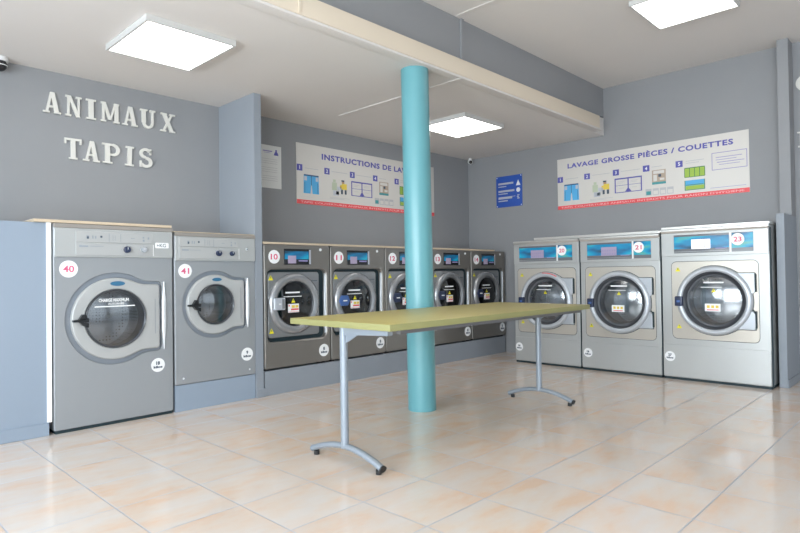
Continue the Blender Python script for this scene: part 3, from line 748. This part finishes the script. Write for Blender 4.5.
# ------------------------------------------------------------------ posters, signs
def icon_set(P, W, H, y, title, tw, tcx, th, sh, zs):
    """poster face local: x 0..W, z 0..H, front at y"""
    e = y - .0012
    band = bars('red_band', 'poster_red', P, [(0.001, W - .001, .001, .046)], e)
    text('band_text', "TAPIS COUVERTURES ANIMAUX INTERDITS POUR RAISON D'HYGIENE", M['poster_red_ink'], band, W * .5, .0235, .021, e - .0012, width=W * .955)
    text('title', title, M['violet'], P, tcx[0], tcx[1], th, e, width=tw, bold=.035, space=1.12)
    def num(x, z, s):
        b = bars('step_badge', 'violet', P, [(x - .036, x + .036, z - .034, z + .034)], e)
        text('step_number', s, M['whiteink'], b, x, z, .038, e - .0012, bold=.02)
    X = lambda x: x + sh * min(1, x / 1.4)      # the two posters are laid out a few cm apart
    def rb(name, m, par, rects, y): return bars(name, m, par, [(X(a), X(b), c + zs, d + zs) for a, b, c, d in rects], y)
    def pl_(name, m, par, pts, y): return poly(name, M[m], par, [(X(a), c + zs) for a, c in pts], y)
    for i, x in enumerate((.039, .389, .741, 1.085, 1.433)): num(X(x), .368 + zs, str(i + 1))
    rb('step_captions', 'poster_grey', P, [(.106, .275, .366, .372), (.453, .67, .370, .376), (.80, 1.02, .370, .376), (1.144, 1.256, .372, .378), (1.50, 1.68, .384, .390), (1.50, 1.63, .362, .368),
         (.42, .70, .086, .090), (.42, .62, .074, .078)], e)
    j = pl_('jeans_picture', 'sky', P, [(.085, .102), (.172, .102), (.184, .235), (.198, .102), (.282, .102), (.277, .302), (.090, .302)], e)
    rb('jeans_details', 'skyd', j, [(.090, .277, .288, .302), (.181, .187, .19, .29), (.099, .103, .112, .22), (.264, .268, .112, .22)], e - .0008)
    rb('jeans_pockets', 'silver_label', j, [(.095, .128, .238, .282), (.240, .272, .238, .282)], e - .0008)
    for nm, mm, r in (('pale_person_body', 'pale_i', (.455, .520, .17, .255)), ('pale_person_head', 'pale_i', (.470, .505, .258, .288)), ('washing_drum', 'silver_label', (.470, .545, .112, .168)),
                      ('laundry', 'silver_label', (.525, .585, .172, .215)), ('dark_shoe', 'ink', (.510, .550, .125, .160)), ('dark_trouser', 'ink', (.578, .604, .135, .185)), ('dark_trouser', 'ink', (.630, .656, .135, .185)),
                      ('yellow_jumper', 'yel_i', (.590, .660, .187, .252)), ('yellow_sleeve', 'yel_i', (.565, .589, .200, .236)), ('face', 'skin', (.590, .625, .254, .274)), ('dark_hair', 'ink', (.585, .625, .275, .292))):
        rb(nm, mm, P, [r], e)
    rb('drawer_picture', 'violet', P, [(.724, 1.036, .283, .298), (.724, .737, .130, .283), (1.023, 1.036, .130, .283), (.874, .888, .130, .283), (.737, .874, .130, .138), (.888, 1.023, .130, .138),
        (.737, .874, .212, .216), (.888, 1.023, .212, .216)], e)
    pl_('drawer_corner', 'violet', P, [(.845, .139), (.874, .178), (.888, .178), (.917, .139)], e - .0004)
    for q_ in [(.76, .84, .255, .259), (.76, .82, .240, .244), (.91, .99, .255, .259), (.91, .98, .240, .244), (.77, .83, .180, .184), (.92, .98, .180, .184)]: rb('drawer_note', 'poster_grey', P, [q_], e)
    p4 = rb('payment_picture', 'tan', P, [(1.147, 1.294, .180, .337)], e)
    rb('payment_details', 'poster', p4, [(1.162, 1.278, .296, .328), (1.162, 1.20, .215, .285), (1.23, 1.278, .222, .245)], e - .0006)
    rb('payment_base', 'teal', p4, [(1.147, 1.294, .180, .205)], e - .0006)
    rb('payment_dial', 'ink', p4, [(1.215, 1.245, .258, .288)], e - .0009)
    cc = [(1.074 + .077 * i, 1.074 + .077 * i + .066, .064, .138) for i in range(4)]
    for i in range(4):
        b4 = rb('token_tile', 'poster_grey', P, [cc[i]], e)
        rb('token_face', 'poster' if i else 'teal', b4, [(cc[i][0] + .008, cc[i][1] - .008, .072, .112)], e - .0006)
    g1 = rb('screen_picture', 'green', P, [(1.485, 1.685, .213, .317)], e)
    rb('screen_bars', 'greend', g1, [(1.485, 1.685, .308, .317), (1.485, 1.685, .213, .219)] + [(1.483 + .0495 * i, 1.490 + .0495 * i, .219, .308) for i in range(5)], e - .0006)
    g2 = rb('screen_picture', 'sky', P, [(1.485, 1.685, .077, .182)], e)
    rb('screen_meadow', 'green', g2, [(1.494, 1.676, .085, .125)], e - .0006)
    rb('screen_dark', 'greend', g2, [(1.485, 1.685, .077, .084), (1.485, 1.492, .084, .182), (1.678, 1.685, .084, .182), (1.50, 1.67, .130, .136)], e - .0009)
    rb('note_frame', 'violet2', P, [(1.752, 2.075, .428, .434), (1.752, 2.075, .256, .262), (1.752, 1.758, .262, .428), (2.069, 2.075, .262, .428)], e)
    rb('note_text', 'violet2', P, [(1.79, 2.03, .380, .386), (1.79, 1.98, .356, .361), (1.80, 2.05, .330, .336), (1.82, 2.01, .306, .311), (1.734, 2.061, .074, .078)], e)

def banner(origin, rz, W, H, title, tw, tcx, tz, th, sh, zs, label):
    o = empty('poster', origin, rz, label, 'poster', 'wide instruction posters')
    bm = bmesh.new(); add_box(bm, 0, W, -.006, 0, 0, H, .001); fin(bm, 'panel', M['poster'], o)
    icon_set(o, W, H, -.006, title, tw, (tcx, tz), th, sh, zs)
banner((-2.938, -.0006, 1.800), 0, 2.188, .640, 'INSTRUCTIONS DE LAVAGE', 1.56, 1.115, .532, .064, .058, .014, 'wide white poster INSTRUCTIONS DE LAVAGE on back wall, crossed by the column')
banner((-.0006, -1.384, 1.812), -PI / 2, 2.092, .622, 'LAVAGE GROSSE PIÈCES / COUETTES', 1.815, 1.046, .526, .055, 0., 0., 'wide white poster LAVAGE GROSSE PIECES / COUETTES on right wall')

# blue sign on right wall
S = empty('sign', (-.0006, -.473, 1.919), -PI / 2, 'small blue information sign near the corner on the right wall', 'sign')
W, H = .402, .412
bm = bmesh.new(); add_box(bm, 0, W, -.006, 0, 0, H, .001); fin(bm, 'panel', M['blue_sign'], S)
bars('sign_lines', 'silver_label', S, [(.035, .27, .300, .325), (.035, .16, .268, .280), (.035, .285, .200, .225), (.035, .18, .172, .184), (.035, .25, .108, .132), (.035, .30, .132, .138), (.035, .18, .076, .090)], -.0072)
poly('sign_triangle', M['whiteink'], S, [(.310, .270), (.378, .270), (.344, .345)], -.0072)
d = lathe('sign_disc', M['whiteink'], S, (0, 0), [(0, -.001), (.030, -.001), (.030, 0)], 28); d.location = (.344, -.0062, .212)
bars('sign_icon', 'silver_label', S, [(.328, .362, .095, .110), (.322, .352, .118, .133), (.328, .362, .140, .150)], -.0072)
for x in (.015, W - .015):
    for z in (.015, H - .015): lathe('screw', M['chrome'], S, (x, z), [(0, -.009), (.006, -.009), (.007, -.006)], 12)

# paper notice
S = empty('notice_sheet', (-3.50, -.0006, 1.928), 0, 'white printed notice on the back wall beside the wall fin', 'notice')
W, H = .378, .430
bm = bmesh.new(); add_box(bm, 0, W, -.003, 0, 0, H, .0008); fin(bm, 'paper', M['sheet'], S)
bars('heading', 'violet2', S, [(.16, .27, .365, .376), (.17, .25, .352, .356)], -.0042)
poly('emblem', M['violet'], S, [(.288, .335), (.345, .335), (.336, .36), (.325, .372), (.325, .392), (.308, .392), (.308, .372), (.297, .36)], -.0042)
bars('text_lines', 'poster_grey', S, [(.14, .33, .29 - .0215 * i, .2935 - .0215 * i) for i in range(11) if i % 4 != 3], -.0042)

# security cameras
K = empty('security_camera', (-.085, -.10, H1), 0, 'small white security camera in the ceiling corner above the washers', 'security camera')
bm = bmesh.new(); add_tube(bm, [(0, 0, -.001), (0, 0, -.03)], .022, 16); fin(bm, 'mount', M['white'], K)
bm = bmesh.new(); add_tube(bm, [(.02, .02, -.038), (-.01, -.01, -.048), (-.035, -.035, -.060)], .030, 20); hd = fin(bm, 'housing', M['white'], K)
bm = bmesh.new(); add_tube(bm, [(-.034, -.034, -.0595), (-.042, -.042, -.063)], .024, 20); fin(bm, 'lens', M['camdark'], hd)
K = empty('security_camera', (-5.553, -.07, H1), 0, 'dark dome security camera at the left edge under the ceiling', 'security camera')
bm = bmesh.new(); add_tube(bm, [(0, 0, -.001), (0, 0, -.030)], .055, 24); fin(bm, 'mount', M['white'], K)
bm = bmesh.new(); bmesh.ops.create_uvsphere(bm, u_segments=24, v_segments=14, radius=.048)
for v in bm.verts: v.co.z -= .052
fin(bm, 'dome', M['camdark'], K)
bm = bmesh.new(); add_tube(bm, [(0, 0, -.055), (0, 0, -.062)], .0495, 24, caps=False); fin(bm, 'dome_band', M['white'], K)

# ------------------------------------------------------------------ slab serif wall letters
def strokes(ch):
    """pieces on a 0..1 high grid; t thick, n thin; each piece is a polygon"""
    def bar(x0, z0, x1, z1, w):  # slanted bar with horizontal cuts
        return [(x0 - w / 2, z0), (x0 + w / 2, z0), (x1 + w / 2, z1), (x1 - w / 2, z1)]
    def slab(xc, z, w, h=.085): return [(xc - w / 2, z), (xc + w / 2, z), (xc + w / 2, z + h), (xc - w / 2, z + h)]
    def arc(cx, cz, rx, rz, a0, a1, w, n=14):
        out = []
        for i in range(n):
            p = []
            for q, s in ((i, 1), (i + 1, 1), (i + 1, -1), (i, -1)):
                a = math.radians(a0 + (a1 - a0) * q / n); p.append((cx + (rx + s * w / 2) * math.cos(a), cz + (rz + s * w / 2) * math.sin(a)))
            out.append(p)
        return out
    T_, N_ = .20, .11
    if ch == 'A': return .80, [bar(.16, 0, .38, 1, N_), bar(.64, 0, .42, 1, T_), [(.22, .27), (.58, .27), (.56, .36), (.25, .36)], slab(.15, 0, .30), slab(.66, 0, .32)]
    if ch == 'N': return .86, [bar(.17, 0, .17, 1, N_), bar(.70, 0, .70, 1, N_), bar(.70, 0, .18, 1, T_), slab(.17, 0, .30), slab(.14, .915, .28), slab(.70, .915, .30)]
    if ch == 'I': return .44, [bar(.22, 0, .22, 1, .21), slab(.22, 0, .42), slab(.22, .915, .42)]
    if ch == 'M': return 1.0, [bar(.15, 0, .15, 1, N_), bar(.84, 0, .84, 1, T_), bar(.49, .12, .18, 1, .17), bar(.49, .12, .80, 1, N_), slab(.15, 0, .28), slab(.84, 0, .32), slab(.15, .915, .26), slab(.85, .915, .28)]
    if ch == 'U': return .80, [bar(.20, .30, .20, 1, .19), bar(.64, .30, .64, 1, N_), slab(.20, .915, .36), slab(.64, .915, .30)] + arc(.41, .31, .215, .245, 180, 360, .13)
    if ch == 'X': return .82, [bar(.65, 0, .19, 1, T_), bar(.17, 0, .63, 1, N_), slab(.17, 0, .30), slab(.66, 0, .32), slab(.18, .915, .32), slab(.64, .915, .30)]
    if ch == 'T': return .78, [bar(.39, 0, .39, 1, .20), slab(.39, 0, .38), slab(.39, .90, .76, .10), [(.01, .74), (.09, .74), (.09, .92), (.01, .92)], [(.69, .74), (.77, .74), (.77, .92), (.69, .92)]]
    if ch == 'P': return .74, [bar(.22, 0, .22, 1, .19), slab(.22, 0, .40), slab(.16, .915, .30), [(.22, .90), (.45, .90), (.45, 1), (.22, 1)], [(.22, .40), (.45, .40), (.45, .50), (.22, .50)]] + arc(.44, .70, .215, .25, -90, 90, .13)
    if ch == 'S': return .66, arc(.33, .735, .215, .205, 20, 270, .14) + arc(.33, .275, .225, .215, -160, 90, .15) + [[(.50, .68), (.585, .68), (.585, .98), (.50, .98)], [(.06, .02), (.14, .02), (.14, .34), (.06, .34)]]
    if ch == 'C': return .74, arc(.42, .5, .32, .42, 40, 320, .16, 22) + [[(.62, .66), (.70, .66), (.70, .98), (.62, .98)]]
    if ch == 'L': return .66, [bar(.20, 0, .20, 1, .20), slab(.20, .915, .40), [(.02, 0), (.64, 0), (.64, .09), (.02, .09)], [(.56, .0), (.64, 0), (.64, .28), (.56, .28)]]
def letter(ch, x, z, w, h, rz, origin, label, tilt=0.):
    wd, ps = strokes(ch); bm = bmesh.new()
    for k, p in enumerate(ps): add_poly(bm, [(a / wd * w, b * h) for a, b in p], -.018 - .00025 * (k % 7), .0175)
    o = fin(bm, 'wall_letter', M['letter'])
    o.rotation_euler = (0, tilt, rz)
    if rz == 0: o.location = (x, -.001, z)
    else: o.location = (-.001, x, z)
    return tag(o, label, 'letter', 'white letters on the wall')
ord_ = {0: 'first', 1: 'second'}
word = [('A', -5.264, .118), ('N', -5.114, .116), ('I', -4.964, .076), ('M', -4.856, .146), ('A', -4.689, .124), ('U', -4.542, .132), ('X', -4.372, .134)]
# x positions read along the wall: word runs from -5.26 to -4.24
seen = {}
for i, (c, x, w) in enumerate(word):
    q = {0: 'white slab serif letter A that begins ANIMAUX', 4: 'white slab serif letter A between M and U in ANIMAUX'}.get(i, 'white slab serif letter %s in the word ANIMAUX on the wall' % c)
    letter(c, x, 2.312 + .0008 * i, w, .160, 0, None, q, tilt=(.0, .02, -.01, .0, .015, -.01, .02)[i])
for i, (c, x, w) in enumerate([('T', -5.120, .124), ('A', -4.988, .121), ('P', -4.846, .140), ('I', -4.667, .071), ('S', -4.556, .121)]):
    letter(c, x, 1.977 + .001 * i, w, .162, 0, None, 'white slab serif letter %s in the word TAPIS on the wall' % c, tilt=(-.01, .015, 0, .02, -.01)[i])
letter('C', -3.872, 2.705, .150, .155, -PI / 2, None, 'white letter cut off by the right edge of the picture, upper one')
letter('L', -3.880, 2.185, .130, .145, -PI / 2, None, 'white letter cut off by the right edge of the picture, lower one')

# ------------------------------------------------------------------ camera
cam = bpy.data.cameras.new('camera'); co = bpy.data.objects.new('camera', cam); C.objects.link(co)
yaw, pitch, roll, f = .8007, .0137, -.0139, 584.26
F = Vector((math.sin(yaw), math.cos(yaw), 0)); R = Vector((math.cos(yaw), -math.sin(yaw), 0)); U = Vector((0, 0, 1))
F2 = F * math.cos(pitch) + U * math.sin(pitch); U2 = U * math.cos(pitch) - F * math.sin(pitch)
R3 = R * math.cos(roll) + U2 * math.sin(roll); U3 = U2 * math.cos(roll) - R * math.sin(roll)
mw = Matrix((( R3.x, U3.x, -F2.x, -6.5546), (R3.y, U3.y, -F2.y, -4.9982), (R3.z, U3.z, -F2.z, 1.0437), (0, 0, 0, 1)))
co.matrix_world = mw
cam.sensor_width = 36; cam.lens = f / 800 * 36; cam.clip_start = .05
sc = bpy.context.scene; sc.camera = co
sc.view_settings.view_transform = 'Standard'; sc.view_settings.look = 'None'; sc.view_settings.gamma = 1
sc.view_settings.exposure = .08; sc.view_settings.use_curve_mapping = False
sc.cycles.use_denoising = True
sc.cycles.max_bounces = 10; sc.cycles.diffuse_bounces = 6; sc.cycles.transparent_max_bounces = 8
